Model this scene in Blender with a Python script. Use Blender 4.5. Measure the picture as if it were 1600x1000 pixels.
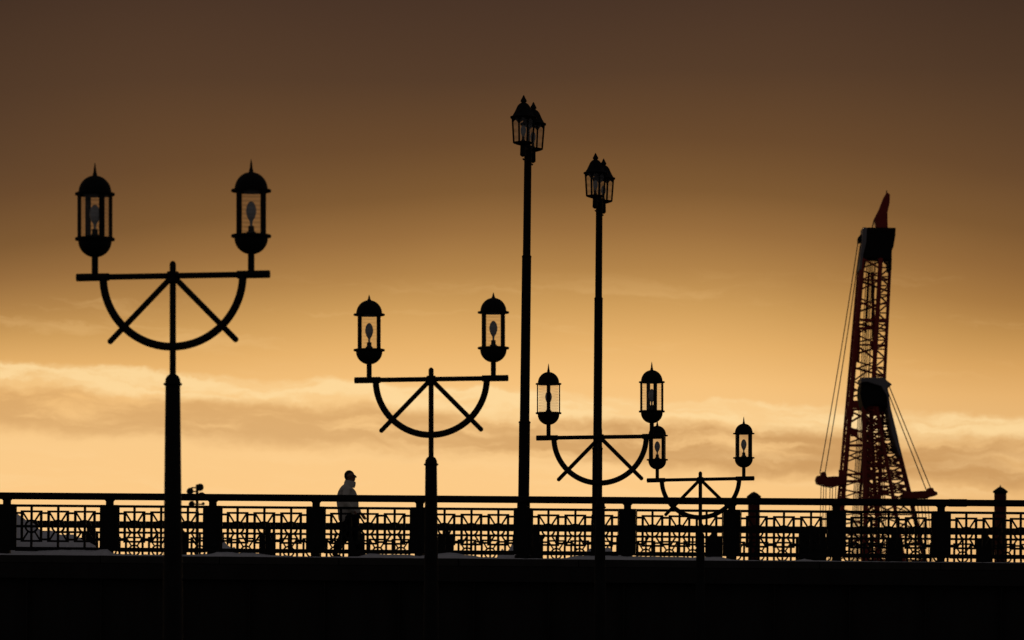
import bpy, math, random
from mathutils import Vector, Matrix, noise as mnoise
random.seed(7)
PI = math.pi
for o in list(bpy.data.objects): bpy.data.objects.remove(o)
scene = bpy.context.scene
COL = scene.collection

# ------------------------------------------------------------------ camera
F = 5940.0            # focal length in photograph pixels (1600 wide)
EYE = 1.6
cam_d = bpy.data.cameras.new('camera')
cam_d.sensor_width = 36.0
cam_d.lens = F / 1600.0 * 36.0
cam_d.shift_y = 600.0 / 1600.0
cam_d.clip_start = 0.5
cam_d.clip_end = 5000.0
cam_d.dof.use_dof = True
cam_d.dof.focus_distance = 66.0
cam_d.dof.aperture_fstop = 3.4
cam = bpy.data.objects.new('camera', cam_d)
cam.location = (0, 0, EYE)
cam.rotation_euler = (math.radians(90), 0, 0)
COL.objects.link(cam)
scene.camera = cam
scene.render.engine = 'CYCLES'
scene.view_settings.view_transform = 'Standard'
scene.view_settings.look = 'None'
scene.view_settings.exposure = 0.0
scene.view_settings.gamma = 1.0

# ------------------------------------------------------------------ dusk sky
def srgb(r, g, b):
    def f(c):
        c /= 255.0
        return c / 12.92 if c <= 0.04045 else ((c + 0.055) / 1.055) ** 2.4
    return (f(r), f(g), f(b), 1.0)

world = bpy.data.worlds.new("World")
scene.world = world
world.use_nodes = True
nt = world.node_tree
nt.nodes.clear()
N, Lk = nt.nodes, nt.links
def val(sock, v):
    if isinstance(v, (int, float)): sock.default_value = v
    else: Lk.new(v, sock)
def M(op, a, b=None, c=None, clamp=False):
    n = N.new('ShaderNodeMath'); n.operation = op; n.use_clamp = clamp
    val(n.inputs[0], a)
    if b is not None: val(n.inputs[1], b)
    if c is not None: val(n.inputs[2], c)
    return n.outputs[0]
def smooth(x, lo, hi, a=0.0, b=1.0):
    n = N.new('ShaderNodeMapRange'); n.interpolation_type = 'SMOOTHSTEP'
    val(n.inputs['Value'], x)
    n.inputs['From Min'].default_value = lo; n.inputs['From Max'].default_value = hi
    n.inputs['To Min'].default_value = a; n.inputs['To Max'].default_value = b
    return n.outputs[0]
def mix(fac, a, b, mode='MIX'):
    n = N.new('ShaderNodeMix'); n.data_type = 'RGBA'; n.blend_type = mode
    val(n.inputs[0], fac)
    for s, v in ((n.inputs[6], a), (n.inputs[7], b)):
        if isinstance(v, tuple): s.default_value = v
        else: Lk.new(v, s)
    return n.outputs[2]
def noise(u, v, w=0.0, detail=4.0, rough=0.5, scale=1.0, dist=0.0):
    c = N.new('ShaderNodeCombineXYZ'); val(c.inputs[0], u); val(c.inputs[1], v); val(c.inputs[2], w)
    n = N.new('ShaderNodeTexNoise'); n.inputs['Scale'].default_value = scale
    n.inputs['Detail'].default_value = detail; n.inputs['Roughness'].default_value = rough
    n.inputs['Distortion'].default_value = dist
    Lk.new(c.outputs[0], n.inputs['Vector'])
    return n.outputs['Fac']
tc = N.new('ShaderNodeTexCoord')
sp = N.new('ShaderNodeSeparateXYZ'); Lk.new(tc.outputs['Generated'], sp.inputs[0])
X, Y, Z = sp.outputs
az = M('ARCTAN2', X, Y)                                   # 0 = due ahead (sunset)
hyp = M('SQRT', M('ADD', M('MULTIPLY', X, X), M('MULTIPLY', Y, Y)))
el = M('ARCTAN2', Z, hyp)
u = M('MULTIPLY', az, F / 100.0)                          # hundreds of arc units
v = M('MULTIPLY', el, F / 100.0)
# the cloud deck thins towards the sunset: large soft lumps bend the gradient
lump = noise(M('MULTIPLY', u, 0.10), M('MULTIPLY', v, 0.16), 3.1, detail=3.0, rough=0.45)
side = M('POWER', M('ABSOLUTE', M('DIVIDE', M('ADD', u, -0.6), 8.5)), 2.2)
side = M('MULTIPLY', side, smooth(v, 4.0, 7.0))
side = M('MULTIPLY', side, smooth(v, 10.5, 8.0))
vv = M('ADD', v, M('MULTIPLY', M('SUBTRACT', lump, 0.5), 0.9))
vv = M('ADD', vv, M('MULTIPLY', side, 0.95))
ramp = N.new('ShaderNodeValToRGB')
Lk.new(M('DIVIDE', vv, 12.0), ramp.inputs[0])
stops = [(0.0, (246, 190, 124)), (3.2, (253, 203, 136)), (4.2, (250, 203, 138)), (5.0, (246, 194, 124)),
         (5.6, (231, 178, 107)), (6.2, (208, 158, 91)), (6.8, (179, 132, 74)), (7.4, (153, 110, 62)),
         (8.0, (127, 90, 51)), (8.8, (106, 74, 45)), (9.8, (86, 61, 42)), (11.0, (73, 52, 39)), (12.0, (66, 48, 38))]
cr = ramp.color_ramp
while len(cr.elements) < len(stops): cr.elements.new(0.5)
for e, (p, c) in zip(cr.elements, stops):
    e.position = p / 12.0; e.color = srgb(*c)
sky = ramp.outputs[0]
# the glow fades to the right
right = M('MULTIPLY', smooth(u, 2.5, 8.5), smooth(v, 8.0, 6.0))
sky = mix(M('MULTIPLY', right, 0.55), sky, (0.74, 0.67, 0.58, 1), 'MULTIPLY')
# streaky cloud banks low down, dipping to the right
vt = M('ADD', v, M('MULTIPLY', u, 0.055))
wob = noise(M('MULTIPLY', u, 0.75), M('MULTIPLY', v, 1.3), 9.0, detail=8.0, rough=0.62)
vt = M('ADD', vt, M('MULTIPLY', M('SUBTRACT', wob, 0.5), 0.62))
def band(lo, mid1, mid2, hi):
    return M('MULTIPLY', smooth(vt, lo, mid1), smooth(vt, hi, mid2))
streak = noise(M('MULTIPLY', u, 0.8), M('MULTIPLY', vt, 4.5), 1.7, detail=8.0, rough=0.62, dist=0.3)
bright = M('MULTIPLY', band(4.38, 4.62, 4.82, 4.93), smooth(streak, 0.40, 0.60, 0.35, 1.0))
sky = mix(M('MULTIPLY', bright, 0.82), sky, srgb(255, 220, 160))
patch = noise(M('MULTIPLY', u, 0.42), M('MULTIPLY', vt, 2.2), 5.3, detail=8.0, rough=0.62, dist=0.3)
grey = M('MULTIPLY', band(3.66, 3.98, 4.36, 4.58), smooth(patch, 0.34, 0.56, 0.15, 1.0))
sky = mix(M('MULTIPLY', grey, smooth(u, -3.0, 5.0, 0.62, 0.90)), sky, srgb(202, 152, 94))
wisp = noise(M('MULTIPLY', u, 0.35), M('MULTIPLY', vt, 3.6), 12.3, detail=5.0, rough=0.6)
w2 = M('MULTIPLY', smooth(wisp, 0.55, 0.72), M('MULTIPLY', smooth(v, 4.6, 5.4), smooth(v, 7.0, 6.0)))
sky = mix(M('MULTIPLY', w2, 0.22), sky, srgb(246, 200, 134))
low = M('MULTIPLY', smooth(wisp, 0.45, 0.65), smooth(v, 4.2, 3.6))
sky = mix(M('MULTIPLY', low, 0.35), sky, srgb(255, 212, 150))
corner = M('MULTIPLY', smooth(M('ABSOLUTE', M('ADD', u, 0.5)), 4.5, 9.0), smooth(v, 7.5, 11.0))
sky = mix(M('MULTIPLY', corner, 0.8), sky, (0.72, 0.74, 0.78, 1), 'MULTIPLY')
# away from the sunset the sky falls off to a dull overcast dusk
away = smooth(M('ABSOLUTE', az), 0.35, 1.5)
high = smooth(el, 0.19, 0.7)
dusk = mix(smooth(el, 0.0, 1.2), (0.078, 0.070, 0.070, 1), (0.036, 0.033, 0.036, 1))
sky = mix(away, sky, dusk)
sky = mix(high, sky, dusk)
sky = mix(smooth(el, 0.0, -0.05), sky, (0.02, 0.016, 0.012, 1))
bg = N.new('ShaderNodeBackground'); bg.inputs['Strength'].default_value = 1.0
Lk.new(sky, bg.inputs['Color'])
wo = N.new('ShaderNodeOutputWorld'); Lk.new(bg.outputs[0], wo.inputs[0])

sun_d = bpy.data.lights.new('sun', 'SUN')          # veiled sun, low behind the bridge
sun_d.energy = 0.25; sun_d.angle = math.radians(12); sun_d.color = (1.0, 0.72, 0.42)
sun = bpy.data.objects.new('sun', sun_d)
sun.rotation_euler = (math.radians(-87), 0, math.radians(-4))
COL.objects.link(sun)

# ------------------------------------------------------------------ materials
def mat(name, col, rough=0.6, metal=0.0, var=0.25, scale=6.0, bump=0.15, spec=0.3, streaks=False):
    m = bpy.data.materials.new(name); m.use_nodes = True
    t = m.node_tree; b = t.nodes['Principled BSDF']
    b.inputs['Roughness'].default_value = rough; b.inputs['Metallic'].default_value = metal
    b.inputs['Specular IOR Level'].default_value = spec
    c = t.nodes.new('ShaderNodeTexCoord'); n = t.nodes.new('ShaderNodeTexNoise')
    n.inputs['Scale'].default_value = scale; n.inputs['Detail'].default_value = 6
    if streaks:
        mp = t.nodes.new('ShaderNodeMapping'); mp.inputs['Scale'].default_value = (1, 1, 0.12)
        t.links.new(c.outputs['Object'], mp.inputs[0]); t.links.new(mp.outputs[0], n.inputs['Vector'])
    else: t.links.new(c.outputs['Object'], n.inputs['Vector'])
    mx = t.nodes.new('ShaderNodeMix'); mx.data_type = 'RGBA'
    mx.inputs[6].default_value = (*[x * (1 - var) for x in col], 1)
    mx.inputs[7].default_value = (*[min(1, x * (1 + var)) for x in col], 1)
    t.links.new(n.outputs['Fac'], mx.inputs[0]); t.links.new(mx.outputs[2], b.inputs['Base Color'])
    if bump:
        bp = t.nodes.new('ShaderNodeBump'); bp.inputs['Strength'].default_value = bump
        bp.inputs['Distance'].default_value = 0.02
        t.links.new(n.outputs['Fac'], bp.inputs['Height']); t.links.new(bp.outputs[0], b.inputs['Normal'])
    return m
BLACK = mat('black_paint', (0.012, 0.012, 0.012), 0.7, var=0.3, scale=9, spec=0.15)
IRON = mat('cast_iron', (0.010, 0.010, 0.010), 0.75, var=0.4, scale=20, spec=0.15)
STEEL = mat('weathered_steel', (0.020, 0.018, 0.017), 0.7, var=0.5, scale=3, spec=0.15, streaks=True)
CONC = mat('damp_concrete', (0.042, 0.040, 0.037), 0.9, var=0.4, scale=2.5, spec=0.1, streaks=True)
PAVE = mat('paving', (0.12, 0.115, 0.11), 0.9, var=0.3, scale=5)
ASPH = mat('asphalt', (0.05, 0.05, 0.052), 0.9, var=0.3, scale=30)
GROUNDM = mat('frozen_earth', (0.10, 0.09, 0.075), 0.95, var=0.5, scale=0.6)
SNOW = mat('snow', (0.80, 0.81, 0.84), 0.8, var=0.16, scale=7, bump=0.5, spec=0.2)
REDP = mat('red_crane_paint', (0.34, 0.026, 0.016), 0.55, var=0.35, scale=3, spec=0.3)
DRED = mat('dark_red_paint', (0.26, 0.024, 0.015), 0.6, var=0.4, scale=3)
GREYP = mat('pale_grey_plate', (0.22, 0.21, 0.22), 0.6, var=0.2, scale=2)
PILEM = mat('tarred_red_pile', (0.10, 0.016, 0.011), 0.7, var=0.4, scale=3)
CABLE = mat('wire_rope', (0.05, 0.045, 0.04), 0.6, scale=30)
BULB = mat('frosted_bulb', (0.70, 0.76, 0.80), 0.5, var=0.05, bump=0)
JACKET = mat('pale_jacket_cloth', (0.70, 0.66, 0.58), 0.9, var=0.15, scale=9, bump=0.4, spec=0.1)
TROUS = mat('dark_trouser_cloth', (0.012, 0.012, 0.015), 0.95, var=0.2, scale=9, spec=0.05)
SKIN = mat('skin', (0.30, 0.16, 0.11), 0.6, var=0.1, scale=10, bump=0.05)
HAIR = mat('dark_hair', (0.02, 0.017, 0.015), 0.8, var=0.3, scale=60, bump=0.4)
SHADE = mat('dark_lens', (0.01, 0.01, 0.01), 0.3, bump=0)
WATER = mat('river_water_surface', (0.02, 0.025, 0.028), 0.12, var=0.2, scale=0.6, bump=0.5, spec=0.5)
def glass_mat(name, tint, fac, wave=55.0):
    m = bpy.data.materials.new(name); m.use_nodes = True
    t = m.node_tree; t.nodes.clear()
    out = t.nodes.new('ShaderNodeOutputMaterial'); mx = t.nodes.new('ShaderNodeMixShader')
    tr = t.nodes.new('ShaderNodeBsdfTransparent'); gl = t.nodes.new('ShaderNodeBsdfGlossy')
    gl.inputs['Roughness'].default_value = 0.15; gl.inputs['Color'].default_value = (0.8, 0.8, 0.8, 1)
    c = t.nodes.new('ShaderNodeTexCoord'); w = t.nodes.new('ShaderNodeTexWave')
    w.bands_direction = 'Z'; w.inputs['Scale'].default_value = wave / 6.28; w.inputs['Distortion'].default_value = 1.5
    w.inputs['Detail'].default_value = 3
    t.links.new(c.outputs['Object'], w.inputs['Vector'])
    n = t.nodes.new('ShaderNodeTexNoise'); n.inputs['Scale'].default_value = 9; n.inputs['Detail'].default_value = 5
    t.links.new(c.outputs['Object'], n.inputs['Vector'])
    mu = t.nodes.new('ShaderNodeMath'); mu.operation = 'MULTIPLY'
    t.links.new(w.outputs['Fac'], mu.inputs[0]); t.links.new(n.outputs['Fac'], mu.inputs[1])
    cm = t.nodes.new('ShaderNodeMix'); cm.data_type = 'RGBA'
    cm.inputs[6].default_value = (*tint, 1); cm.inputs[7].default_value = (*[x * 0.62 for x in tint], 1)
    t.links.new(mu.outputs[0], cm.inputs[0]); t.links.new(cm.outputs[2], tr.inputs['Color'])
    mx.inputs[0].default_value = fac
    t.links.new(tr.outputs[0], mx.inputs[1]); t.links.new(gl.outputs[0], mx.inputs[2])
    t.links.new(mx.outputs[0], out.inputs[0])
    return m
GLASS = glass_mat('ribbed_lamp_glass', (0.98, 0.95, 0.92), 0.04, 48)
PANE = glass_mat('lantern_pane_glass', (0.93, 0.92, 0.90), 0.05, 15)

# ------------------------------------------------------------------ mesh helpers
class MB:
    def __init__(s): s.v = []; s.f = []; s.sm = []
    def add(s, vs, fs, smooth=False):
        k = len(s.v); s.v += [tuple(p) for p in vs]
        for f in fs: s.f.append([i + k for i in f]); s.sm.append(smooth)
        return s
    def box(s, x0, x1, y0, y1, z0, z1, xf=None):
        vs = [Vector((x, y, z)) for x in (x0, x1) for y in (y0, y1) for z in (z0, z1)]
        if xf: vs = [xf @ p for p in vs]
        return s.add(vs, [(0,1,3,2),(4,6,7,5),(0,4,5,1),(2,3,7,6),(0,2,6,4),(1,5,7,3)])
    def tube(s, pts, r, seg=10, cap=True):
        pts = [Vector(p) for p in pts]; n = len(pts)
        rs = r if isinstance(r, (list, tuple)) else [r] * n
        vs = []; ref = None
        for i, p in enumerate(pts):
            t = (pts[min(i+1, n-1)] - pts[max(i-1, 0)]).normalized()
            if ref is None:
                ref = Vector((0, 1, 0)) if abs(t.y) < 0.9 else Vector((1, 0, 0))
            a = (ref - t * ref.dot(t)).normalized(); ref = a; b = t.cross(a)
            for k in range(seg):
                an = 2 * PI * k / seg
                vs.append(p + (a * math.cos(an) + b * math.sin(an)) * rs[i])
        fs = [(i*seg+k, i*seg+(k+1)%seg, (i+1)*seg+(k+1)%seg, (i+1)*seg+k) for i in range(n-1) for k in range(seg)]
        s.add(vs, fs, True)
        if cap:
            s.add(vs[:seg], [tuple(range(seg))[::-1]]); s.add(vs[-seg:], [tuple(range(seg))])
        return s
    def bar(s, p0, p1, w, d, up=(0, 1, 0)):
        p0, p1 = Vector(p0), Vector(p1); t = (p1 - p0).normalized()
        u_ = Vector(up); a = (u_ - t * u_.dot(t)).normalized() * d / 2; b = t.cross(a).normalized() * w / 2
        vs = [p + i * a + j * b for p in (p0, p1) for i, j in ((-1,-1),(1,-1),(1,1),(-1,1))]
        return s.add(vs, [(3,2,1,0),(4,5,6,7),(0,1,5,4),(1,2,6,5),(2,3,7,6),(3,0,4,7)])
    def lathe(s, prof, seg=24, c=(0,0,0), smooth=True, rot=0.0):
        c = Vector(c); vs = []
        for r, z in prof:
            for k in range(seg):
                an = rot + 2 * PI * k / seg
                vs.append(c + Vector((r * math.cos(an), r * math.sin(an), z)))
        fs = [(i*seg+k, i*seg+(k+1)%seg, (i+1)*seg+(k+1)%seg, (i+1)*seg+k) for i in range(len(prof)-1) for k in range(seg)]
        s.add(vs, fs, smooth)
        if prof[0][0] > 1e-4: s.add(vs[:seg], [tuple(range(seg))[::-1]])
        if prof[-1][0] > 1e-4: s.add(vs[-seg:], [tuple(range(seg))])
        return s
    def prism(s, poly, y0, y1):       # poly in (x, z)
        n = len(poly)
        vs = [(x, y0, z) for x, z in poly] + [(x, y1, z) for x, z in poly]
        return s.add(vs, [tuple(range(n)), tuple(range(n, 2*n))[::-1]] + [(i, i+n, (i+1)%n+n, (i+1)%n) for i in range(n)])
    def build(s, name, m, parent=None, loc=None, bevel=0):
        me = bpy.data.meshes.new(name); me.from_pydata(s.v, [], s.f); me.validate()
        if len(me.polygons) == len(s.sm): me.polygons.foreach_set('use_smooth', s.sm)
        me.materials.append(m)
        me.set_sharp_from_angle(angle=math.radians(40))
        o = bpy.data.objects.new(name, me); COL.objects.link(o)
        if parent: o.parent = parent
        if loc: o.location = loc
        if bevel:
            b = o.modifiers.new('bevel', 'BEVEL'); b.width = bevel; b.segments = 2; b.limit_method = 'ANGLE'
        return o
def tag(o, label=None, cat=None, group=None, kind=None):
    if label: o['label'] = label
    if cat: o['category'] = cat
    if group: o['group'] = group
    if kind: o['kind'] = kind
    return o
def thing(name, label, cat, loc=(0,0,0), rot=(0,0,0), group=None):
    o = bpy.data.objects.new(name, None); COL.objects.link(o)
    o.location = loc; o.rotation_euler = rot; o.empty_display_size = 0.3
    return tag(o, label, cat, group)
def copy_tree(o, parent=None):
    c = o.copy(); COL.objects.link(c); c.parent = parent
    for ch in [x for x in bpy.data.objects if x.parent == o]: copy_tree(ch, c)
    return c
def at(px, py, d):        # point seen at photograph pixel (px,py) at distance d
    return Vector(((px - 800) / F * d, d, EYE + (1100 - py) / F * d))

# ------------------------------------------------------------------ ground and river
RX0, RX1 = 8.0, 44.0
def sheet(name, x0, x1, y0, y1, z, m, nx=2, ny=2, amp=0):
    b = MB(); vs = []
    for j in range(ny+1):
        for i in range(nx+1):
            x = x0 + (x1-x0)*i/nx; y = y0 + (y1-y0)*j/ny
            vs.append((x, y, z + (amp * mnoise.noise(Vector((x*0.05, y*0.05, 0))) if amp else 0)))
    fs = [(j*(nx+1)+i, j*(nx+1)+i+1, (j+1)*(nx+1)+i+1, (j+1)*(nx+1)+i) for j in range(ny) for i in range(nx)]
    b.add(vs, fs, amp > 0); return b.build(name, m)
g = MB()                        # one ground sheet with the river channel sunk into it
ys = (-300, 2500)
xs = [(-1800, 0), (RX0, 0), (RX0 + 0.4, -3.0), (RX1 - 0.4, -3.0), (RX1, 0), (1900, 0)]
g.add([(x, y, z) for y in ys for x, z in xs], [(i, i+1, i+7, i+6) for i in range(5)])
tag(g.build('ground', GROUNDM), kind='structure')
tag(sheet('river_water', RX0 + 0.2, RX1 - 0.2, -299, 2499, -1.6, WATER), kind='structure')
tag(sheet('promenade_path', -6.0, RX0 - 0.3, -60, 300, 0.004, PAVE), kind='structure')
b = MB(); b.box(RX0 - 0.3, RX0 - 0.02, -60, 300, -0.2, 0.12)
tag(b.build('river_kerb', CONC), 'long low concrete kerb along the edge of the river promenade', 'kerb')

# ------------------------------------------------------------------ bridge
BO = Vector((0.0, 76.15, EYE + 2.90)); BYAW = math.radians(-2.5); BSL = 0.0098
BROT = (0, BSL, BYAW)
BM = Matrix.Translation(BO) @ Matrix.Rotation(BYAW, 4, 'Z') @ Matrix.Rotation(BSL, 4, 'Y')
def onb(x, y, z): return BM @ Vector((x, y, z))
WID = 12.0
K0, K1 = -13, 20
SP = 2.083; X0 = 0.22
XL, XR = X0 + K0 * SP - 0.6, X0 + K1 * SP + 0.6
bridge = thing('road_bridge', 'long dark road bridge with black girders crossing the whole picture', 'bridge', BO, BROT)
b = MB()
b.box(XL, XR, -0.22, WID + 0.22, -0.46, -0.16)
b.build('deck_slab', STEEL, bridge)
for y0, y1 in ((-0.22, 0.32), (WID - 0.32, WID + 0.22)):
    b = MB(); x = XL
    while x < XR - 0.1:                                     # coping stones with open joints
        x1 = min(x + 2.4, XR); b.box(x + 0.006, x1 - 0.006, y0, y1, -0.155, -0.002); x = x1
    b.build('coping', CONC, bridge, bevel=0.012)
b = MB(); b.box(XL, XR, 0.323, 3.1, -0.155, 0.035); b.build('sidewalk', PAVE, bridge)
b = MB(); b.box(XL, XR, 8.4, WID - 0.323, -0.155, 0.035); b.build('sidewalk', PAVE, bridge)
b = MB(); b.box(XL, XR, 3.103, 8.397, -0.155, -0.10); b.build('roadway', ASPH, bridge)
for y in (0.05, 4.0, 8.0, WID - 0.05):
    b = MB(); b.box(XL, XR, y - 0.02, y + 0.02, -2.35, -0.463)
    b.box(XL, XR, y - 0.22, y + 0.22, -2.40, -2.353)
    x = XL + 1.2
    while x < XR - 0.5:
        b.box(x, x + 0.02, y - 0.2, y - 0.023, -2.35, -0.463); b.box(x, x + 0.02, y + 0.023, y + 0.2, -2.35, -0.463); x += 1.5
    b.build('girder', STEEL, bridge)
for xx in (XL - 1.0, XR + 1.0):
    b = MB(); b.box(xx - 0.99, xx + 0.99, -0.4, WID + 0.4, -4.9 if xx < 0 else -4.2, -0.17); b.build('abutment', CONC, bridge)
for xx in (RX0 + 9.0,):
    b = MB(); b.box(xx - 0.5, xx + 0.5, 0.3, WID - 0.3, -7.2, -2.403); b.build('pier', CONC, bridge)
# approach embankments
for x0, x1, z1, lab in ((-160, XL - 2.0, 4.6, 'grey retaining wall and embankment left of the bridge'), (XR + 2.0, 220, 4.0, 'grey retaining wall and embankment right of the bridge')):
    b = MB(); b.prism([(x0, 0.002), (x1, 0.002), (x1, z1), (x0, z1)], -0.2, WID + 0.2)
    o = b.build('approach_embankment', CONC); o.location = (0, BO.y, 0); o.rotation_euler = (0, 0, BYAW); tag(o, lab, 'embankment')

# railings
def make_post():
    b = MB()
    b.box(-0.075, 0.075, -0.07, 0.07, 0.0, 0.098)
    b.box(-0.11, 0.11, -0.10, 0.10, 0.0, 0.022)
    b.box(-0.173, 0.173, -0.06, 0.06, 0.10, 1.026)
    b.box(-0.073, 0.073, -0.055, 0.055, 1.027, 1.127)
    b.prism([(-0.073, 1.095), (-0.105, 1.1275), (-0.073, 1.1275)], -0.03, 0.03)
    b.prism([(0.073, 1.095), (0.073, 1.1275), (0.105, 1.1275)], -0.03, 0.03)
    b.box(-0.105, 0.105, -0.075, -0.062, 0.2, 0.95)
    return b
def make_panel():
    b = MB(); h = (SP - 0.35) / 2; D = 0.022
    b.box(-h, h, -0.03, 0.03, 0.975, 1.025); b.box(-h, h, -0.03, 0.03, 0.085, 0.170)
    b.box(-h, -h + 0.022, -0.028, 0.028, 0.171, 0.974); b.box(h - 0.022, h, -0.028, 0.028, 0.171, 0.974)
    zc = 0.585
    for c in (-0.54, 0, 0.54):
        w = 0.220; t = 0.050
        b.box(c-w, c-w+t, -D, D, 0.27, 0.905); b.box(c+w-t, c+w, -D, D, 0.27, 0.905)
        b.box(c-w+t, c+w-t, -D, D, 0.865, 0.905); b.box(c-w+t, c+w-t, -D, D, 0.27, 0.310)
        b.box(c-0.023, c+0.023, -D-0.002, D+0.002, 0.171, 0.974)
        ring = []; R1, R2 = 0.140, 0.103; S = 28
        for i in range(S):
            a = 2*PI*i/S; ca, sa = math.cos(a), math.sin(a)
            ring += [(c+R1*ca, -0.025, zc+R1*sa), (c+R2*ca, -0.025, zc+R2*sa), (c+R1*ca, 0.025, zc+R1*sa), (c+R2*ca, 0.025, zc+R2*sa)]
        fs = []
        for i in range(S):
            p, q = 4*i, 4*((i+1) % S)
            fs += [(p, p+1, q+1, q), (p+2, q+2, q+3, p+3), (p, q, q+2, p+2), (p+1, p+3, q+3, q+1)]
        b.add(ring, fs)
        b.lathe([(0.0, -0.03), (0.036, -0.03), (0.036, 0.03), (0.0, 0.03)], 14, (0, 0, 0))
        k = 14 * 4
        for i in range(len(b.v) - k, len(b.v)):
            x, y, z = b.v[i]; b.v[i] = (c + x, z, zc + y)
        for sx in (-1, 1):
            for sz in (-1, 1):
                p0 = (c + sx*0.19, 0, zc + sz*0.30); d = Vector((sx*0.19, 0, sz*0.30)).normalized()
                p1 = Vector((c, 0, zc)) + d * 0.125
                b.bar(p0, p1, 0.035, 0.03)
    for zz, t in ((0.853, 0.021), (0.322, 0.021)):
        for xa, xb in ((-h+0.022, -0.54-0.22), (-0.54+0.22, -0.22), (0.22, 0.54-0.22), (0.54+0.22, h-0.022)):
            b.box(xa, xb, -0.018, 0.018, zz-t, zz+t)
    b.box(-h+0.022, h-0.022, -0.012, 0.012, zc-0.026, zc+0.026)
    return b
def railing(y, x0, sp, label, rail_z=0.0):
    r = thing('bridge_railing', label, 'railing', onb(0, y, 0), BROT, 'ornamental railings on both edges of the bridge')
    b = MB(); xa, xb = x0 + K0*sp - 0.3, x0 + K1*sp + 0.3
    prof = [(-0.075, 1.128), (0.075, 1.128), (0.095, 1.150), (0.095, 1.24), (0.07, 1.262), (-0.07, 1.262), (-0.095, 1.24), (-0.095, 1.150)]
    joint = 8.88
    for s0, s1, gsc in ((xa, joint - 0.18, 1.0), (joint - 0.178, joint + 0.178, 1.09), (joint + 0.18, xb, 0.94)):
        vs = [(s0, p*gsc, 1.2 + (z-1.2)*gsc) for p, z in prof] + [(s1, p*gsc, 1.2 + (z-1.2)*gsc) for p, z in prof]
        n = 8; b.add(vs, [tuple(range(n))[::-1], tuple(range(n, 2*n))] + [(i, (i+1) % n, (i+1) % n + n, i+n) for i in range(n)])
    b.build('handrail', BLACK, r)
    po = pa = None
    for k in range(K0, K1 + 1):
        if po is None: o = po = make_post().build('post', BLACK, r)
        else: o = po.copy(); COL.objects.link(o); o.parent = r
        o.location = (x0 + k*sp, 0, 0)
        if k < K1:
            if pa is None: q = pa = make_panel().build('panel', BLACK, r)
            else: q = pa.copy(); COL.objects.link(q); q.parent = r
            q.location = (x0 + (k+0.5)*sp, 0, 0)
    return r
railing(0.0, X0, SP, 'black patterned railing on the near edge of the bridge, in front of the walking man')
railing(WID, 0.0, 2.075, 'black patterned railing on the far edge of the bridge, glimpsed lower through the near one')

# snow left along the kerb under the near railing
hts = [(-400, .05), (0, .03), (30, .05), (50, .09), (90, .115), (165, .12), (174, .05), (200, .035), (260, .03), (290, .04), (325, .05),
       (338, .10), (380, .09), (420, .05), (440, .03), (445, .05), (450, .02), (500, .02), (560, .03), (575, .085), (640, .07), (655, .05),
       (680, .10), (700, .12), (735, .08), (750, .04), (800, .02), (850, .02), (885, .03), (900, .08), (975, .085), (985, .075), (1100, .07),
       (1125, .09), (1135, .05), (1150, .02), (1235, .015), (1255, .05), (1270, .03), (1350, .015), (1600, .015), (1900, .06), (2600, .05)]
def sh(px):
    for (a, ha), (c, hc) in zip(hts, hts[1:]):
        if a <= px <= c: return ha + (hc-ha)*(px-a)/(c-a)
    return 0.04
b = MB(); vs = []; nn = 0
x = -16.0
while x < 26:
    px = 800 + F * x / 76.15
    h = max(0.004, sh(px) * (1 + 0.25*mnoise.noise(Vector((x*3, 0, 0)))) + 0.012*mnoise.noise(Vector((x*9, 2, 0))))
    w = 0.07 + 0.6*h
    yo = -0.02 + 0.03*mnoise.noise(Vector((x*2, 5, 0)))
    for t in range(7):
        a = PI * t / 6
        vs.append((x, yo - math.cos(a)*w*1.35, 0.0 + h*math.sin(a)**0.7)); 
    nn += 1; x += 0.06
b.add(vs, [(i*7+k, i*7+k+1, (i+1)*7+k+1, (i+1)*7+k) for i in range(nn-1) for k in range(6)], True)
o = b.build('snow_drift', SNOW); o.location = BO; o.rotation_euler = BROT
tag(o, 'thin grey strip of leftover snow along the kerb under the near railing', 'snow', kind='stuff')

def snow_heap(lx, ly, L, Wd, H, label, seed):
    b = MB(); n, m_ = 36, 12; vs = []
    for j in range(m_+1):
        for i in range(n+1):
            u_ = i/n*2-1; v_ = j/m_*2-1
            env = max(0, 1-abs(u_)**2.2) ** 0.8 * max(0, 1 - v_*v_) ** 0.7
            if seed == 1:
                pr = [(-1, 0), (-.8, 1), (-.5, .87), (-.2, .76), (.5, .66), (.85, .45), (1, 0)]
                for (a, ha), (c, hc) in zip(pr, pr[1:]):
                    if a <= u_ <= c: e0 = ha + (hc-ha)*(u_-a)/(c-a)
                env = e0 * max(0, 1 - v_*v_) ** 0.5
            z = H*env*(0.85 + (0.2 if seed == 1 else 0.5)*mnoise.noise(Vector((u_*3+seed, v_*2, seed)))) + 0.06*mnoise.noise(Vector((u_*10, v_*6, seed)))*env
            vs.append((u_*L/2, v_*Wd/2, max(0, z)))
    b.add(vs, [(j*(n+1)+i, j*(n+1)+i+1, (j+1)*(n+1)+i+1, (j+1)*(n+1)+i) for j in range(m_) for i in range(n)], True)
    o = b.build('snow_heap', SNOW); o.location = onb(lx, ly, 0.03); o.rotation_euler = BROT
    tag(o, label, 'snow heap', 'ploughed snow heaps on the bridge')
snow_heap(-10.85, 9.6, 2.2, 1.9, 1.42, 'large grey snow heap at far left, behind the leftmost railing panel', 1)
snow_heap(-6.9, 9.4, 0.9, 0.8, 0.62, 'small grey snow heap beside the tall-shafted nearest lamp, behind the railing', 2)
snow_heap(1.6, 9.5, 1.6, 1.2, 0.62, 'low snow heap behind the railing left of the shorter lantern pole', 3)
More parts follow.
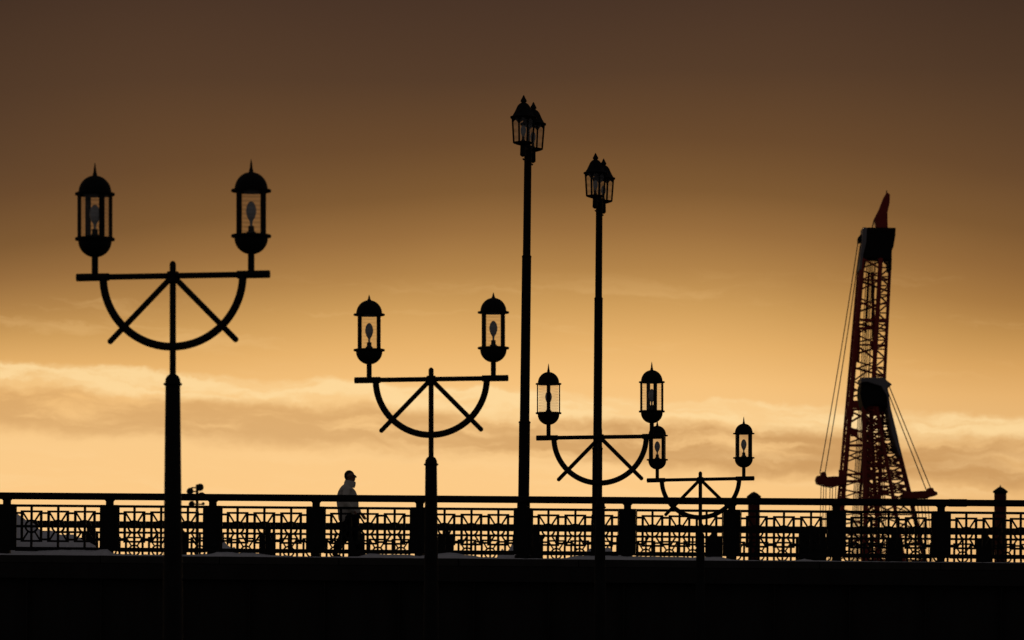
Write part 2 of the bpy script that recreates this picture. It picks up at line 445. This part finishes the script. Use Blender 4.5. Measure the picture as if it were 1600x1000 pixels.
snow_heap(-0.5, 9.7, 0.9, 0.8, 0.62, 'little snow heap behind the railing left of the tallest lantern pole', 4)

b = MB(); b.box(-0.30, 0.30, -0.22, 0.22, 0.0, 1.02); b.box(-0.33, 0.33, -0.25, 0.25, 1.023, 1.06); b.box(-0.012, 0.012, -0.235, -0.223, 0.1, 0.98)
b.box(-0.26, -0.03, -0.228, -0.2205, 0.12, 0.96); b.box(0.03, 0.26, -0.228, -0.2205, 0.12, 0.96)
o = b.build('utility_cabinet', IRON, bevel=0.008); o.location = onb(6.35, 10.3, 0.035); o.rotation_euler = BROT
tag(o, 'dark boxy utility cabinet on the bridge, seen through the railing just left of the crane', 'cabinet')

# ------------------------------------------------------------------ twin-lantern column lamps on the promenade
def ring_pts(c, r, n=40):
    return [(c[0] + r*math.cos(PI + PI*i/n), c[1], c[2] + r*math.sin(PI + PI*i/n)) for i in range(n+1)]
ARM_Z = 5.62
def make_lamp(px, py_arm, sep, yaw, rots, label, lean=0.0, fin=0.122):
    d = F * 1.5 / sep
    X = (px - 800) / F * d
    dz = EYE + (1100 - py_arm) / F * d - ARM_Z
    t = thing('street_lamp', label, 'street lamp', (X, d, min(dz, 0.0) if dz < 0 else 0.0), (0, lean, -math.radians(yaw)), 'twin-lantern lamps in a row along the promenade')
    e = max(dz, 0.0)             # taller plinth for the ones standing higher
    k = 1.0 / math.cos(math.radians(yaw)); T = 1.0 + 0.10 * (d - 30) / 40
    b = MB()
    b.lathe([(0.30, 0), (0.30, 0.10 + e), (0.24, 0.14 + e), (0.20, 0.5 + e), (0.14, 0.62 + e), (0.125, 0.72 + e)], 24)
    b.build('plinth', IRON, t)
    b = MB(); z1 = 4.60 + e
    b.lathe([(0.100, 0.721 + e), (0.093, 2.6 + e), (0.071, z1 - 0.03)], 24)
    b.build('shaft', BLACK, t)
    b = MB()
    b.lathe([(0.070, z1 - 0.029), (0.088, z1 - 0.02), (0.089, z1 - 0.005), (0.074, z1), (0.070, z1 + 0.035), (0.055, z1 + 0.065), (0.029, z1 + 0.085)], 24)
    b.build('collar', IRON, t)
    b = MB(); z = ARM_Z + e
    b.tube([(0, 0, z1 + 0.08), (0, 0, z + 0.115), (0, 0, z + 0.135), (0, 0, z + 0.143)], [0.030*T, 0.030*T, 0.020, 0.005], 14)
    b.build('spindle', BLACK, t)
    b = MB()
    b.tube([(-0.70*k, 0, z), (0.70*k, 0, z)], 0.028*T, 14)
    for s_ in (-1, 1): b.tube([(s_*0.62*k, 0, z), (s_*0.932*k, 0, z)], 0.037*T, 14)
    b.tube([(0, 0, z - 0.06), (0, 0, z + 0.04)], 0.056, 14)
    b.build('crossbar', BLACK, t)
    b = MB(); b.tube([(p[0]*k, p[1], p[2]) for p in ring_pts((0, 0, z), 0.675)], 0.038*T, 12); b.build('half_ring', BLACK, t)
    for s_ in (-1, 1):
        b = MB(); e1 = Vector((s_*0.625*k, 0, z - 0.635)); dd = (e1 - Vector((0, 0, z))).normalized()
        b.tube([(0, 0, z), e1 - dd*0.02, e1 - dd*0.006, e1], [0.028*T, 0.028*T, 0.019, 0.004], 12); b.build('spoke', BLACK, t)
    for s_, rot in zip((-1, 1), rots):
        ln = bpy.data.objects.new('lantern', None); COL.objects.link(ln); ln.parent = t
        ln.location = (s_*0.755*k, 0, z); ln.empty_display_size = 0.1
        b = MB(); b.lathe([(0.032, 0.02), (0.032, 0.20), (0.045, 0.215)], 16); b.build('stem', BLACK, ln)
        b = MB()
        prof = [(0.16*math.sin(a), 0.345 - 0.155*math.cos(a)) for a in [PI/2*i/10 for i in range(1, 11)]]
        b.lathe([(0.03, 0.19)] + prof + [(0.162, 0.352), (0.19, 0.354), (0.19, 0.374), (0.158, 0.376), (0.0, 0.378)], 32)
        b.build('bowl', IRON, ln)
        b = MB(); b.lathe([(0.143, 0.379), (0.143, 0.781)], 40)
        b.f = [f for f in b.f if len(f) == 4]; b.sm = [True]*len(b.f)
        b.build('glass', GLASS, ln)
        b = MB()
        for q in range(4):
            a = math.radians(rot + yaw) + q*PI/2
            m4 = Matrix.Rotation(a, 4, 'Z')
            b.box(-0.026, 0.026, -0.171, -0.153, 0.376, 0.785, m4)
        b.build('frame_bars', BLACK, ln)
        b = MB()
        prof = [(0.158*math.cos(a), 0.807 + 0.165*math.sin(a)) for a in [PI/2*i/10 for i in range(0, 10)]]
        b.lathe([(0.0, 0.783), (0.155, 0.783), (0.19, 0.786), (0.19, 0.803), (0.16, 0.806)] + prof + [(0.022, 0.973), (0.020, 0.973 + fin*0.14), (0.014, 0.973 + fin*0.3), (0.010, 0.973 + fin*0.63), (0.002, 0.973 + fin)], 32)
        b.build('domed_cap', IRON, ln)
        b = MB(); b.lathe([(0.013, 0.46), (0.013, 0.50), (0.022, 0.515), (0.038, 0.545), (0.049, 0.585), (0.050, 0.61), (0.042, 0.65), (0.026, 0.68), (0.012, 0.692), (0.0, 0.694)], 20)
        b.build('bulb', BULB, ln)
        b = MB(); b.lathe([(0.045, 0.379), (0.045, 0.40), (0.030, 0.41), (0.028, 0.459)], 16); b.build('socket', IRON, ln)
    return t
make_lamp(270, 431, 246, 9, (30, 50), 'nearest and largest twin-lantern lamp, left of the walking man')
make_lamp(673.6, 592.5, 193.5, 10, (47, 44), 'second twin-lantern lamp, just left of the tallest lantern pole', fin=0.065)
make_lamp(937.5, 683, 159.5, 12, (0, 16), 'third twin-lantern lamp, its column hidden behind the shorter lantern pole')
make_lamp(1094.3, 749, 132, 19, (36, 47), 'farthest and lowest twin-lantern lamp, its half ring overlapping the bridge railing')

# ------------------------------------------------------------------ tall lantern poles on the bridge
def make_pole(base, tip_shift, label, h=9.32):
    # tip_shift: how far the top stands off plumb, as in the photograph
    lean = math.atan2(tip_shift, h)
    t = thing('lantern_pole', label, 'lamp post', base, (0, lean, 0), 'tall twin-lantern poles on the bridge')
    b = MB(); b.lathe([(0.17, 0), (0.17, 0.05), (0.135, 0.08), (0.13, 1.15), (0.108, 1.24)], 20); b.build('base', IRON, t)
    z1, z2, z3 = h - 6.53, h - 3.19, h - 1.02
    b = MB(); b.lathe([(0.112, 1.20), (0.112, z1 - 0.02)], 20); b.lathe([(0.112, z1 - 0.019), (0.122, z1 - 0.015), (0.122, z1 + 0.01), (0.10, z1 + 0.03)], 20)
    b.lathe([(0.097, z1 + 0.02), (0.093, z2 - 0.02)], 20); b.lathe([(0.088, z2 - 0.019), (0.098, z2 - 0.015), (0.098, z2 + 0.01), (0.08, z2 + 0.03)], 20)
    b.lathe([(0.078, z2 + 0.02), (0.074, z3 - 0.02), (0.085, z3), (0.085, z3 + 0.05), (0.05, z3 + 0.08), (0.02, z3 + 0.12), (0.0, z3 + 0.13)], 20)
    b.build('shaft', BLACK, t)
    b = MB(); dirv = Vector((0.105, 0.43, 0))
    b.tube([-dirv, dirv], 0.030, 12); b.tube([-dirv*0.9 + Vector((0, 0, -0.24)), dirv*0.9 + Vector((0, 0, -0.24))], 0.018, 10)
    for s_ in (-1, 1):
        p = dirv*s_; b.tube([p*1.0 + Vector((0, 0, 0.08)), p + Vector((0, 0, -0.17)), p + Vector((0, 0, -0.20))], [0.05, 0.055, 0.02], 12)
        b.tube([p*0.9 + Vector((0, 0, -0.02)), p*0.6 + Vector((0, 0, -0.12)), p*0.2 + Vector((0, 0, -0.24))], 0.014, 8)
    o = b.build('crossarm', IRON, t); o.location = (0, 0, z3 - 0.02)
    rt = PI/8
    for s_ in (-1, 1):
        ln = bpy.data.objects.new('lantern', None); COL.objects.link(ln); ln.parent = t; ln.empty_display_size = 0.1
        ln.location = Vector((0.100*s_, 0.43*s_, h - 1.075)); ln.scale = (1.13, 1.13, 1.075)
        b = MB(); b.lathe([(0.045, 0.02), (0.05, 0.055), (0.12, 0.075), (0.178, 0.098), (0.188, 0.112), (0.182, 0.118)], 8, smooth=False, rot=rt); b.build('tray', IRON, ln)
        b = MB(); c8 = [(0.180*math.cos(rt+k*PI/4), 0.180*math.sin(rt+k*PI/4)) for k in range(8)]
        t8 = [(0.212*math.cos(rt+k*PI/4), 0.212*math.sin(rt+k*PI/4)) for k in range(8)]
        for k in range(8): b.bar((*c8[k], 0.11), (*t8[k], 0.575), 0.030, 0.026)
        for k in range(8):           # arched pane heads
            p, q = Vector((*t8[k], 0.575)), Vector((*t8[(k+1) % 8], 0.575)); a0 = Vector((*c8[k], 0.11)); a1 = Vector((*c8[(k+1) % 8], 0.11))
            def S(fx, fz): 
                lo = a0.lerp(a1, fx); hi = p.lerp(q, fx); return lo.lerp(hi, fz)
            for i in range(6):
                f0, f1 = i/6, (i+1)/6; g0 = 0.80 + 0.15*math.sin(PI*f0); g1 = 0.80 + 0.15*math.sin(PI*f1)
                n_ = (a0 + a1); n_.z = 0; n_ = n_.normalized()*0.006
                pts = [S(f0, g0), S(f1, g1), S(f1, 1.0), S(f0, 1.0)]
                b.add([x_ - n_ for x_ in pts] + [x_ + n_ for x_ in pts], [(3,2,1,0),(4,5,6,7),(0,1,5,4),(2,3,7,6)])
        b.build('cage', IRON, ln)
        b = MB(); b.lathe([(0.172, 0.125), (0.203, 0.570)], 8, smooth=False, rot=rt); b.f = b.f[:8]; b.sm = b.sm[:8]; b.build('glass', PANE, ln)
        b = MB(); b.lathe([(0.20, 0.572), (0.245, 0.568), (0.252, 0.583), (0.210, 0.60), (0.175, 0.66), (0.142, 0.73), (0.118, 0.785), (0.085, 0.825), (0.05, 0.85), (0.035, 0.865)], 8, smooth=False, rot=rt)
        b.build('roof', IRON, ln)
        b = MB(); b.lathe([(0.03, 0.86), (0.06, 0.875), (0.058, 0.895), (0.035, 0.935), (0.012, 0.985), (0.0, 1.0)], 8, smooth=False, rot=rt); b.build('finial', IRON, ln)
        b = MB(); b.lathe([(0.022, 0.22), (0.03, 0.25), (0.045, 0.30), (0.047, 0.36), (0.035, 0.41), (0.0, 0.44)], 16); b.build('bulb', BULB, ln)
        b = MB(); b.lathe([(0.035, 0.119), (0.035, 0.16), (0.024, 0.17), (0.022, 0.219)], 12); b.build('socket', IRON, ln)
    return t
p1 = onb(0.20, 0.45, 0.035)
make_pole(p1, 0.115, 'tallest twin-lantern pole, rising beside the bridge railing in the middle of the picture', h=9.27)
d2 = 84.7
p2 = Vector(((932 - 800)/F*d2, d2, 0)); zl = (BM.inverted() @ Vector((p2.x, p2.y, BO.z)))
p2 = onb(zl.x, zl.y, 0.035)
make_pole(p2, 0.07, 'second tall lantern pole, lower and right of the tallest one, overlapping the third promenade lamp', h=9.30)

# ------------------------------------------------------------------ walking man
class Skin:
    def __init__(s): s.v = []; s.r = []; s.e = []
    def chain(s, pts, start=None):
        prev = start; ids = []
        for p in pts:
            x, y, z, r = p[:4]; ry = p[4] if len(p) > 4 else r
            s.v.append((x, y, z)); s.r.append((r, ry)); i = len(s.v) - 1
            if prev is not None: s.e.append((prev, i))
            prev = i; ids.append(i)
        return ids
    def build(s, name, m, parent, lv=2):
        me = bpy.data.meshes.new(name); me.from_pydata(s.v, s.e, []); me.materials.append(m)
        o = bpy.data.objects.new(name, me); COL.objects.link(o); o.parent = parent
        sk = o.modifiers.new('skin', 'SKIN'); sk.use_smooth_shade = True
        for i, r in enumerate(s.r):
            me.skin_vertices[0].data[i].radius = r
            me.skin_vertices[0].data[i].use_root = (i == 0)
        sb = o.modifiers.new('sub', 'SUBSURF'); sb.levels = lv; sb.render_levels = lv
        return o
pd = 77.6
pxy = at(547, 868, pd); lc = BM.inverted() @ Vector((pxy.x, pd, BO.z))
man = thing('person', 'man in pale jacket and sunglasses walking right along the bridge behind the railing', 'person', onb(lc.x, lc.y, 0.035), (0, 0, 0))
# local: +x is the walking direction, y away from the camera
s_ = Skin()
sp_ = s_.chain([(-0.04, 0, 0.95, 0.13, 0.11), (-0.05, 0, 1.08, 0.13, 0.11), (-0.07, 0, 1.25, 0.14, 0.12), (-0.07, 0, 1.40, 0.12, 0.10), (-0.03, 0, 1.49, 0.07), (0.0, 0, 1.55, 0.075),
    (0.015, 0, 1.615, 0.115, 0.095), (0.005, 0, 1.69, 0.125, 0.105), (0.0, 0, 1.765, 0.095, 0.085)])
s_.chain([(0.11, 0, 1.675, 0.026), (0.135, 0, 1.655, 0.016)], sp_[6])               # nose
s_.chain([(0.088, 0, 1.575, 0.042)], sp_[6])                                         # chin
for sd in (-1, 1): s_.chain([(-0.01, sd*0.088, 1.67, 0.022), (-0.015, sd*0.098, 1.665, 0.014)], sp_[7])  # ears
# near leg forward, far leg behind
s_.chain([(0.0, -0.09, 0.88, 0.095), (0.16, -0.10, 0.50, 0.065), (0.19, -0.10, 0.42, 0.058), (0.24, -0.10, 0.12, 0.04), (0.25, -0.10, 0.055, 0.038), (0.38, -0.11, 0.045, 0.03)], sp_[0])
s_.chain([(-0.06, 0.09, 0.88, 0.095), (-0.09, 0.10, 0.50, 0.065), (-0.12, 0.10, 0.42, 0.058), (-0.33, 0.10, 0.15, 0.04), (-0.35, 0.10, 0.09, 0.038), (-0.26, 0.10, 0.035, 0.028)], sp_[0])
def hand(sk, root, W, dirv, side):
    dirv = Vector(dirv).normalized(); curl = Vector((0.5, 0, -0.6)).normalized()
    palm = sk.chain([(*(W + dirv*0.04), 0.026, 0.02), (*(W + dirv*0.085), 0.032, 0.02)], root)[-1]
    for q, (ln_, off) in enumerate(((0.066, -0.030), (0.076, -0.010), (0.070, 0.010), (0.055, 0.029))):
        b0 = W + dirv*0.10 + Vector((off*0.8, side*0.006, off*0.3))
        b1 = b0 + dirv*ln_*0.5 + Vector((0, -side*0.006, 0)); b2 = b1 + (dirv*0.6 + Vector((0.3, -side*0.5, 0))).normalized()*ln_*0.5
        sk.chain([(*b0, 0.0095), (*b1, 0.009), (*b2, 0.007)], palm)
    t0 = W + dirv*0.045 + Vector((0.03, 0, 0.005)); sk.chain([(*t0, 0.011), (*(t0 + Vector((0.03, -side*0.005, -0.03))), 0.009), (*(t0 + Vector((0.035, -side*0.01, -0.055))), 0.008)], palm)
armN = [(-0.07, -0.20, 1.40), (-0.08, -0.25, 1.13), (0.11, -0.23, 0.93)]
armF = [(-0.06, 0.20, 1.40), (0.03, 0.26, 1.12), (0.21, 0.22, 0.93)]
for A_, sd in ((armN, -1), (armF, 1)):
    ids = s_.chain([(*A_[0], 0.055), (*A_[1], 0.042), (*A_[2], 0.028)], sp_[3])
    a1, a2 = Vector(A_[1]), Vector(A_[2]); hand(s_, ids[-1], a2, a2 - a1 + Vector((0, 0, -0.03)), sd)
s_.build('body', SKIN, man, 2)
c_ = Skin()
jt = c_.chain([(-0.03, 0, 0.70, 0.215, 0.19), (-0.03, 0, 0.85, 0.235, 0.20), (-0.04, 0, 1.02, 0.235, 0.205), (-0.055, 0, 1.18, 0.250, 0.21), (-0.070, 0, 1.32, 0.225, 0.21), (-0.07, 0, 1.42, 0.150, 0.16), (-0.035, 0, 1.49, 0.125, 0.12), (0.0, 0, 1.555, 0.118, 0.11)])
for A_ in (armN, armF):
    a1, a2 = Vector(A_[1]), Vector(A_[2])
    c_.chain([(*A_[0], 0.085), (*(Vector(A_[0]).lerp(a1, 0.5)), 0.078), (*a1, 0.070), (*a1.lerp(a2, 0.6), 0.060), (*a1.lerp(a2, 0.95), 0.052)], jt[5])
c_.build('jacket', JACKET, man, 2)
b = MB(); b.lathe([(0.112, -0.05), (0.120, 0.0), (0.118, 0.04), (0.108, 0.075), (0.098, 0.075), (0.09, 0.03)], 24)
o = b.build('collar', JACKET, man, loc=(-0.008, 0, 1.515)); o.rotation_euler = (0, math.radians(12), 0)
t_ = Skin()
tr = t_.chain([(-0.03, 0, 0.97, 0.19, 0.17), (-0.03, 0, 0.84, 0.19, 0.17)])
t_.chain([(0.03, -0.09, 0.70, 0.15), (0.15, -0.10, 0.46, 0.115), (0.20, -0.10, 0.30, 0.10), (0.235, -0.10, 0.11, 0.098)], tr[1])
t_.chain([(-0.08, 0.09, 0.70, 0.15), (-0.12, 0.10, 0.45, 0.115), (-0.23, 0.10, 0.28, 0.10), (-0.32, 0.10, 0.16, 0.095)], tr[1])
t_.build('trousers', TROUS, man, 2)
for (x, y, z, a) in ((0.25, -0.10, 0.0, 0.0), (-0.345, 0.10, 0.035, 0.35)):
    k_ = Skin(); ca, sa = math.cos(a), math.sin(a)
    def R_(px_, pz_): return (x + px_*ca + pz_*sa, y, z + 0.0 + pz_*ca - px_*sa + (0.0))
    k_.chain([(*R_(-0.05, 0.055), 0.045), (*R_(0.03, 0.055), 0.048), (*R_(0.12, 0.042), 0.043), (*R_(0.20, 0.032), 0.032)])
    k_.chain([(*R_(-0.01, 0.11), 0.048)], 0)
    k_.build('shoe', IRON, man, 2)
b = MB()                                                     # close-cropped hair cap
b.lathe([(max(0.002, 0.106*math.cos(a)), 0.122*math.sin(a)) for a in [-PI/2 + PI*i/14 for i in range(15)]], 24)
o = b.build('hair', HAIR, man, loc=(-0.014, 0, 1.684)); o.rotation_euler = (0, math.radians(-14), 0); o.scale = (1.0, 0.84, 1.0)
b = MB()
for sd in (-1, 1):
    b.box(0.100, 0.118, min(sd*0.008, sd*0.072), max(sd*0.008, sd*0.072), 1.663, 1.705)
    b.box(-0.02, 0.101, sd*0.090 - 0.004, sd*0.090 + 0.004, 1.692, 1.704)
    b.box(0.080, 0.102, min(sd*0.05, sd*0.092), max(sd*0.05, sd*0.092), 1.665, 1.704)
b.box(0.108, 0.120, -0.01, 0.01, 1.69, 1.702)
b.build('sunglasses', SHADE, man)

# ------------------------------------------------------------------ floodlight mast on the far bank
fd = 190.0; sc = F / fd
fb = at(308, 1100, fd); fb.z = 0
fl = thing('floodlight_mast', 'small dark mast carrying round floodlights, just right of the nearest lamp column', 'floodlight', fb)
def rel(px, py): q = at(px, py, fd); return Vector((q.x - fb.x, 0, q.z))
b = MB(); b.tube([(0, 0, 0), (0, 0, rel(308, 757).z)], [0.12, 0.07], 10); b.build('mast', IRON, fl)
b = MB()
for zz, xa, xb in ((762, 299, 313), (768, 297, 308), (774, 308, 316), (788, 299, 319)):
    b.tube([rel(xa, zz), rel(xb, zz)], 0.035, 8)
b.build('brackets', IRON, fl)
for px, py, r in ((312.5, 761.5, .19), (297, 767.5, .18), (315, 774.5, .18), (299.5, 787.5, .16), (317.5, 787.3, .08)):
    b = MB(); p = rel(px, py)
    b.lathe([(0.0, -r*1.1), (r*0.5, -r*1.0), (r*0.9, -r*0.4), (r, 0.0), (r*1.02, 0.03), (r*0.9, 0.035), (0.0, 0.02)], 18)
    o = b.build('floodlight', IRON, fl, loc=p); o.rotation_euler = (math.radians(70), 0, random.uniform(-0.5, 0.5))

# ------------------------------------------------------------------ capped mooring piles in the river
def pile(px, py, w, label, knob, d=150.0):
    p = at(px, 1100, d); h = at(px, py, d).z; r = w/2/F*d
    t = thing('mooring_pile', label, 'pile', (p.x, d, -3.0), (0, 0, 0.3), 'capped red piles beside the crane')
    H = h + 3.0
    b = MB(); b.lathe([(r, 0), (r, H - 0.28)], 8, smooth=False, rot=PI/8)
    for k in range(8):
        a = PI/8 + k*PI/4; b.bar((r*math.cos(a), r*math.sin(a), 0), (r*math.cos(a), r*math.sin(a), H - 0.29), 0.03, 0.03)
    b.build('shaft', PILEM, t)
    b = MB(); b.lathe([(r*1.02, H - 0.30), (r*1.12, H - 0.27), (r*1.33, H - 0.24), (r*1.33, H - 0.19), (r*1.1, H - 0.15), (r*0.5, H - 0.05), (r*0.18, H - 0.02)], 8, smooth=False, rot=PI/8)
    if knob: b.lathe([(0.02, H - 0.03), (0.04, H), (0.02, H + 0.03), (0.0, H + 0.07)], 8)
    else: b.lathe([(r*0.18, H - 0.02), (0.0, H)], 8)
    b.build('cap', IRON, t)
pile(1178, 768, 17, 'capped dark red pile between the farthest lamp and the crane', False)
pile(1563, 760, 17.5, 'capped dark red pile at the far right of the picture, right of the crane', True)

# ------------------------------------------------------------------ floating crane
CD = 200.0
croot = at(1366, 1100, CD); croot.z = -1.6
crane = thing('floating_crane', 'tall red lattice crane on a barge beyond the bridge at right', 'crane', croot)
def cp(px, py, dy=0.0):
    q = at(px, py, CD + dy); return q - croot
def boom():
    tops = [cp(1348, 404, -0.7), cp(1376, 404, -0.9), cp(1391, 404, 0.5), cp(1343, 404, 0.6)]
    bots = [cp(1290, 1112, -0.9), cp(1335, 1112, -1.1), cp(1357, 1112, 0.7), cp(1281, 1112, 0.8)]
    def C(i, t): return tops[i].lerp(bots[i], t)
    b = MB()
    for i, r in enumerate((0.125, 0.12, 0.090, 0.075)): b.tube([tops[i], bots[i]], r, 8)
    n = 50
    for k in range(n):
        t0, t1 = k/n, (k+1)/n
        for i, j in ((3, 0), (1, 2)):                      # narrow side faces, fine zigzag
            p, q = (i, j) if k % 2 == 0 else (j, i)
            b.tube([C(p, t0), C(q, t1)], 0.050, 6); b.tube([C(i, t0), C(j, t0)], 0.045, 6)
    n = 21; rb = random.Random(3)
    for k in range(n):
        t0, t1 = k/n, (k+1)/n + rb.uniform(-0.004, 0.012)
        for (i, j), off in (((0, 1), 0), ((3, 2), 1)):      # broad faces
            p, q = (i, j) if (k + off) % 2 == 0 else (j, i)
            b.tube([C(p, t0), C(q, t0 + (t1 - t0)*rb.uniform(0.3, 0.6))], rb.uniform(0.045, 0.065), 6)
            b.tube([C(q, t0 + (t1 - t0)*rb.uniform(0.5, 0.7)), C(p, t1)], 0.045, 6)
            if k % 3 == 1: b.tube([C(i, t0), C(j, t0)], 0.055, 6)
    b.build('main_boom', REDP, crane)
boom()
# inner guide rails and short filler plates that show as solid strips
b = MB()
for (xa, ya, xb, yb, w) in ((1341, 512, 1339, 565, 0.26), (1363, 425, 1367, 600, 0.16), (1357, 425, 1352, 520, 0.08), (1369, 505, 1366, 590, 0.2), (1352, 640, 1343, 780, 0.10)):
    b.bar(cp(xa, ya, 0.1), cp(xb, yb, 0.1), w, 0.12)
for (x_, y_) in ((1328, 645), (1366, 540), (1316, 740), (1337, 632), (1335, 676)):
    q = cp(x_, y_, -0.7); b.box(q.x-0.18, q.x+0.18, q.y-0.12, q.y+0.12, q.z-0.2, q.z+0.2)
for (x0_, x1_, y_) in ((1325, 1352, 696), (1340, 1372, 513), (1345, 1385, 500), (1318, 1350, 752)):
    b.bar(cp(x0_, y_, -0.9), cp(x1_, y_, -0.3), 0.14, 0.14)
b.build('boom_guides', REDP, crane)
def quad_tower():
    tops = [cp(1350, 636, -5.8), cp(1370, 636, -5.8), cp(1387, 636, -4.4), cp(1360, 636, -4.4)]
    mids = [cp(1352, 780, -6.6), cp(1396, 780, -6.6), cp(1423, 780, -3.2), cp(1368, 780, -3.2)]
    bots = [cp(1356, 1112, -8.0), cp(1452, 1112, -8.0), cp(1500, 1112, -1.0), cp(1388, 1112, -1.0)]
    def C(i, t): return tops[i].lerp(mids[i], t) if t <= 1 else mids[i].lerp(bots[i], t-1)
    b = MB()
    for i in range(4): b.tube([tops[i], mids[i], bots[i]], 0.125 if i in (0, 2) else 0.10, 8)
    ts = [k/14 for k in range(14)] + [1 + k/14 for k in range(15)]
    for k in range(len(ts)-1):
        t0, t1 = ts[k], ts[k+1]
        for i in range(4):
            j = (i+1) % 4
            b.tube([C(i, t0), C(j, t0)], 0.046, 6)
            p, q = (i, j) if k % 2 == 0 else (j, i)
            b.tube([C(p, t0), C(q, t1)], 0.048, 6)
            if k % 2 == 0: b.tube([C(q, t0), C(p, t1)], 0.04, 6)
        if k % 3 == 1: b.tube([C(0, t0), C(2, t0)], 0.05, 6); b.tube([C(1, t0), C(3, t0)], 0.05, 6)
    b.build('back_mast', DRED, crane)
quad_tower()
def crprism(poly, dy0, dy1, name, m, bevel=0.03):
    b = MB(); pts = [cp(x, y, (dy0+dy1)/2) for x, y in poly]
    b.prism([(p.x, p.z) for p in pts], dy0, dy1); return b.build(name, m, crane, bevel=bevel)
crprism([(1353, 358), (1397.5, 358.5), (1397, 370), (1394, 388), (1391.5, 394), (1391, 424), (1387, 424), (1386, 408), (1375, 407), (1375, 412), (1372, 406), (1353, 405), (1351.5, 412), (1347, 430), (1345, 430), (1349, 385), (1352, 380)], -0.75, 0.75, 'boom_head', IRON)
crprism([(1346.5, 357.5), (1352.8, 357.8), (1351.8, 381), (1347, 400), (1345, 424), (1341, 424), (1343, 396), (1345.5, 381)], -0.82, 0.6, 'head_plate', GREYP)
crprism([(1340, 372), (1345, 366), (1345, 379), (1340, 381)], -0.3, 0.3, 'head_sheave', IRON)
crprism([(1385, 301), (1390, 305), (1389.3, 318), (1386, 333), (1386.5, 357), (1368.5, 357), (1365.5, 342.5), (1373, 328), (1380, 310)], -0.28, 0.28, 'jib_tip', REDP)
b = MB(); b.tube([cp(1366, 343, -.1), cp(1362.5, 357, -.1)], 0.035, 6); b.tube([cp(1385, 301, 0), cp(1385.5, 297.5, 0)], 0.03, 6); b.build('tip_stay', CABLE, crane)
crprism([(1343, 601), (1352, 600), (1374, 607), (1383, 622), (1387, 641), (1378, 637), (1366, 633), (1354, 637), (1349, 643), (1344, 632), (1341.5, 618)], -6.0, -4.0, 'mast_head', IRON)
crprism([(1342, 592.5), (1378, 592), (1382, 596), (1391, 603), (1387, 607), (1384, 605), (1389, 640), (1400, 684), (1406, 716), (1402, 712), (1391, 680), (1384.5, 640), (1383.5, 621), (1374.5, 606), (1352, 599), (1344, 600)], -6.25, -4.3, 'mast_head_plate', GREYP)
# spreader arms with winch drums
b = MB()
pts = [(1274, 750), (1276, 744), (1282, 744), (1283, 738), (1289, 738), (1291, 746), (1300, 745), (1309, 745), (1321, 741), (1322, 758), (1309, 759), (1300, 762), (1288, 760), (1276, 756)]
b.prism([(cp(*p, -1.1).x, cp(*p, -1.1).z) for p in pts], -1.6, -0.6); b.build('spreader_arm', DRED, crane, bevel=0.03)
b = MB()
pts = [(1408, 772), (1422, 769), (1448, 767.5), (1449, 763), (1456, 763), (1458, 768), (1463, 770), (1463, 774), (1452, 777), (1449, 779), (1422, 780), (1408, 779)]
b.prism([(cp(*p, -4.6).x, cp(*p, -4.6).z) for p in pts], -5.2, -4.1); b.build('spreader_arm', DRED, crane, bevel=0.03)
b = MB()
def rope(x0, y0, x1, y1, dy0=0, dy1=0, r=0.028, sag=0.0):
    p, q = cp(x0, y0, dy0), cp(x1, y1, dy1); n = 8
    b.tube([p.lerp(q, i/n) + Vector((-sag*math.sin(PI*i/n), 0, 0)) for i in range(n+1)], r, 6)
rope(1281, 740, 1341, 376, -1.1, 0, sag=-0.05); rope(1289, 740, 1344, 384, -1.1, 0, sag=-0.05)
rope(1447, 765, 1385, 606, -4.7, -5); rope(1455, 765, 1389.5, 604, -4.7, -5)
for x_ in (1283, 1287, 1291, 1297, 1301, 1306): rope(x_, 758, x_ - 8, 1080, -1.1 - (x_ % 3)*0.2, -2, 0.024)
for x_ in (1428, 1433, 1439, 1444, 1449): rope(x_, 778, x_ + 26, 1080, -4.7, -4, 0.024)
for x_, r_ in ((1353, .025), (1355.5, .025), (1358, .03), (1360, .02), (1362, .025), (1365, .03), (1367, .02)): rope(x_ + 2, 405, x_ - 32, 1000, 0, 0, r_)
for x_ in (1371, 1374, 1377): rope(x_, 640, x_ + 14, 1000, -5, -5, 0.03)
b.build('rigging', CABLE, crane)
# machinery house, barge
b = MB(); b.box(-6.5, 2.0, -7.5, 4.5, 1.25, 5.2); b.box(-6.9, 2.4, -7.9, 4.9, 5.203, 5.4); b.build('machinery_house', REDP, crane, bevel=0.05)
b = MB(); b.box(2.5, 5.6, -8.5, -4.5, 1.25, 4.4); b.build('control_cabin', GREYP, crane, bevel=0.05)
b = MB(); b.prism([(-12, -0.8), (14, -0.8), (15.5, 1.2), (-13, 1.2)], -11, 9); b.build('barge_hull', STEEL, crane, bevel=0.05)
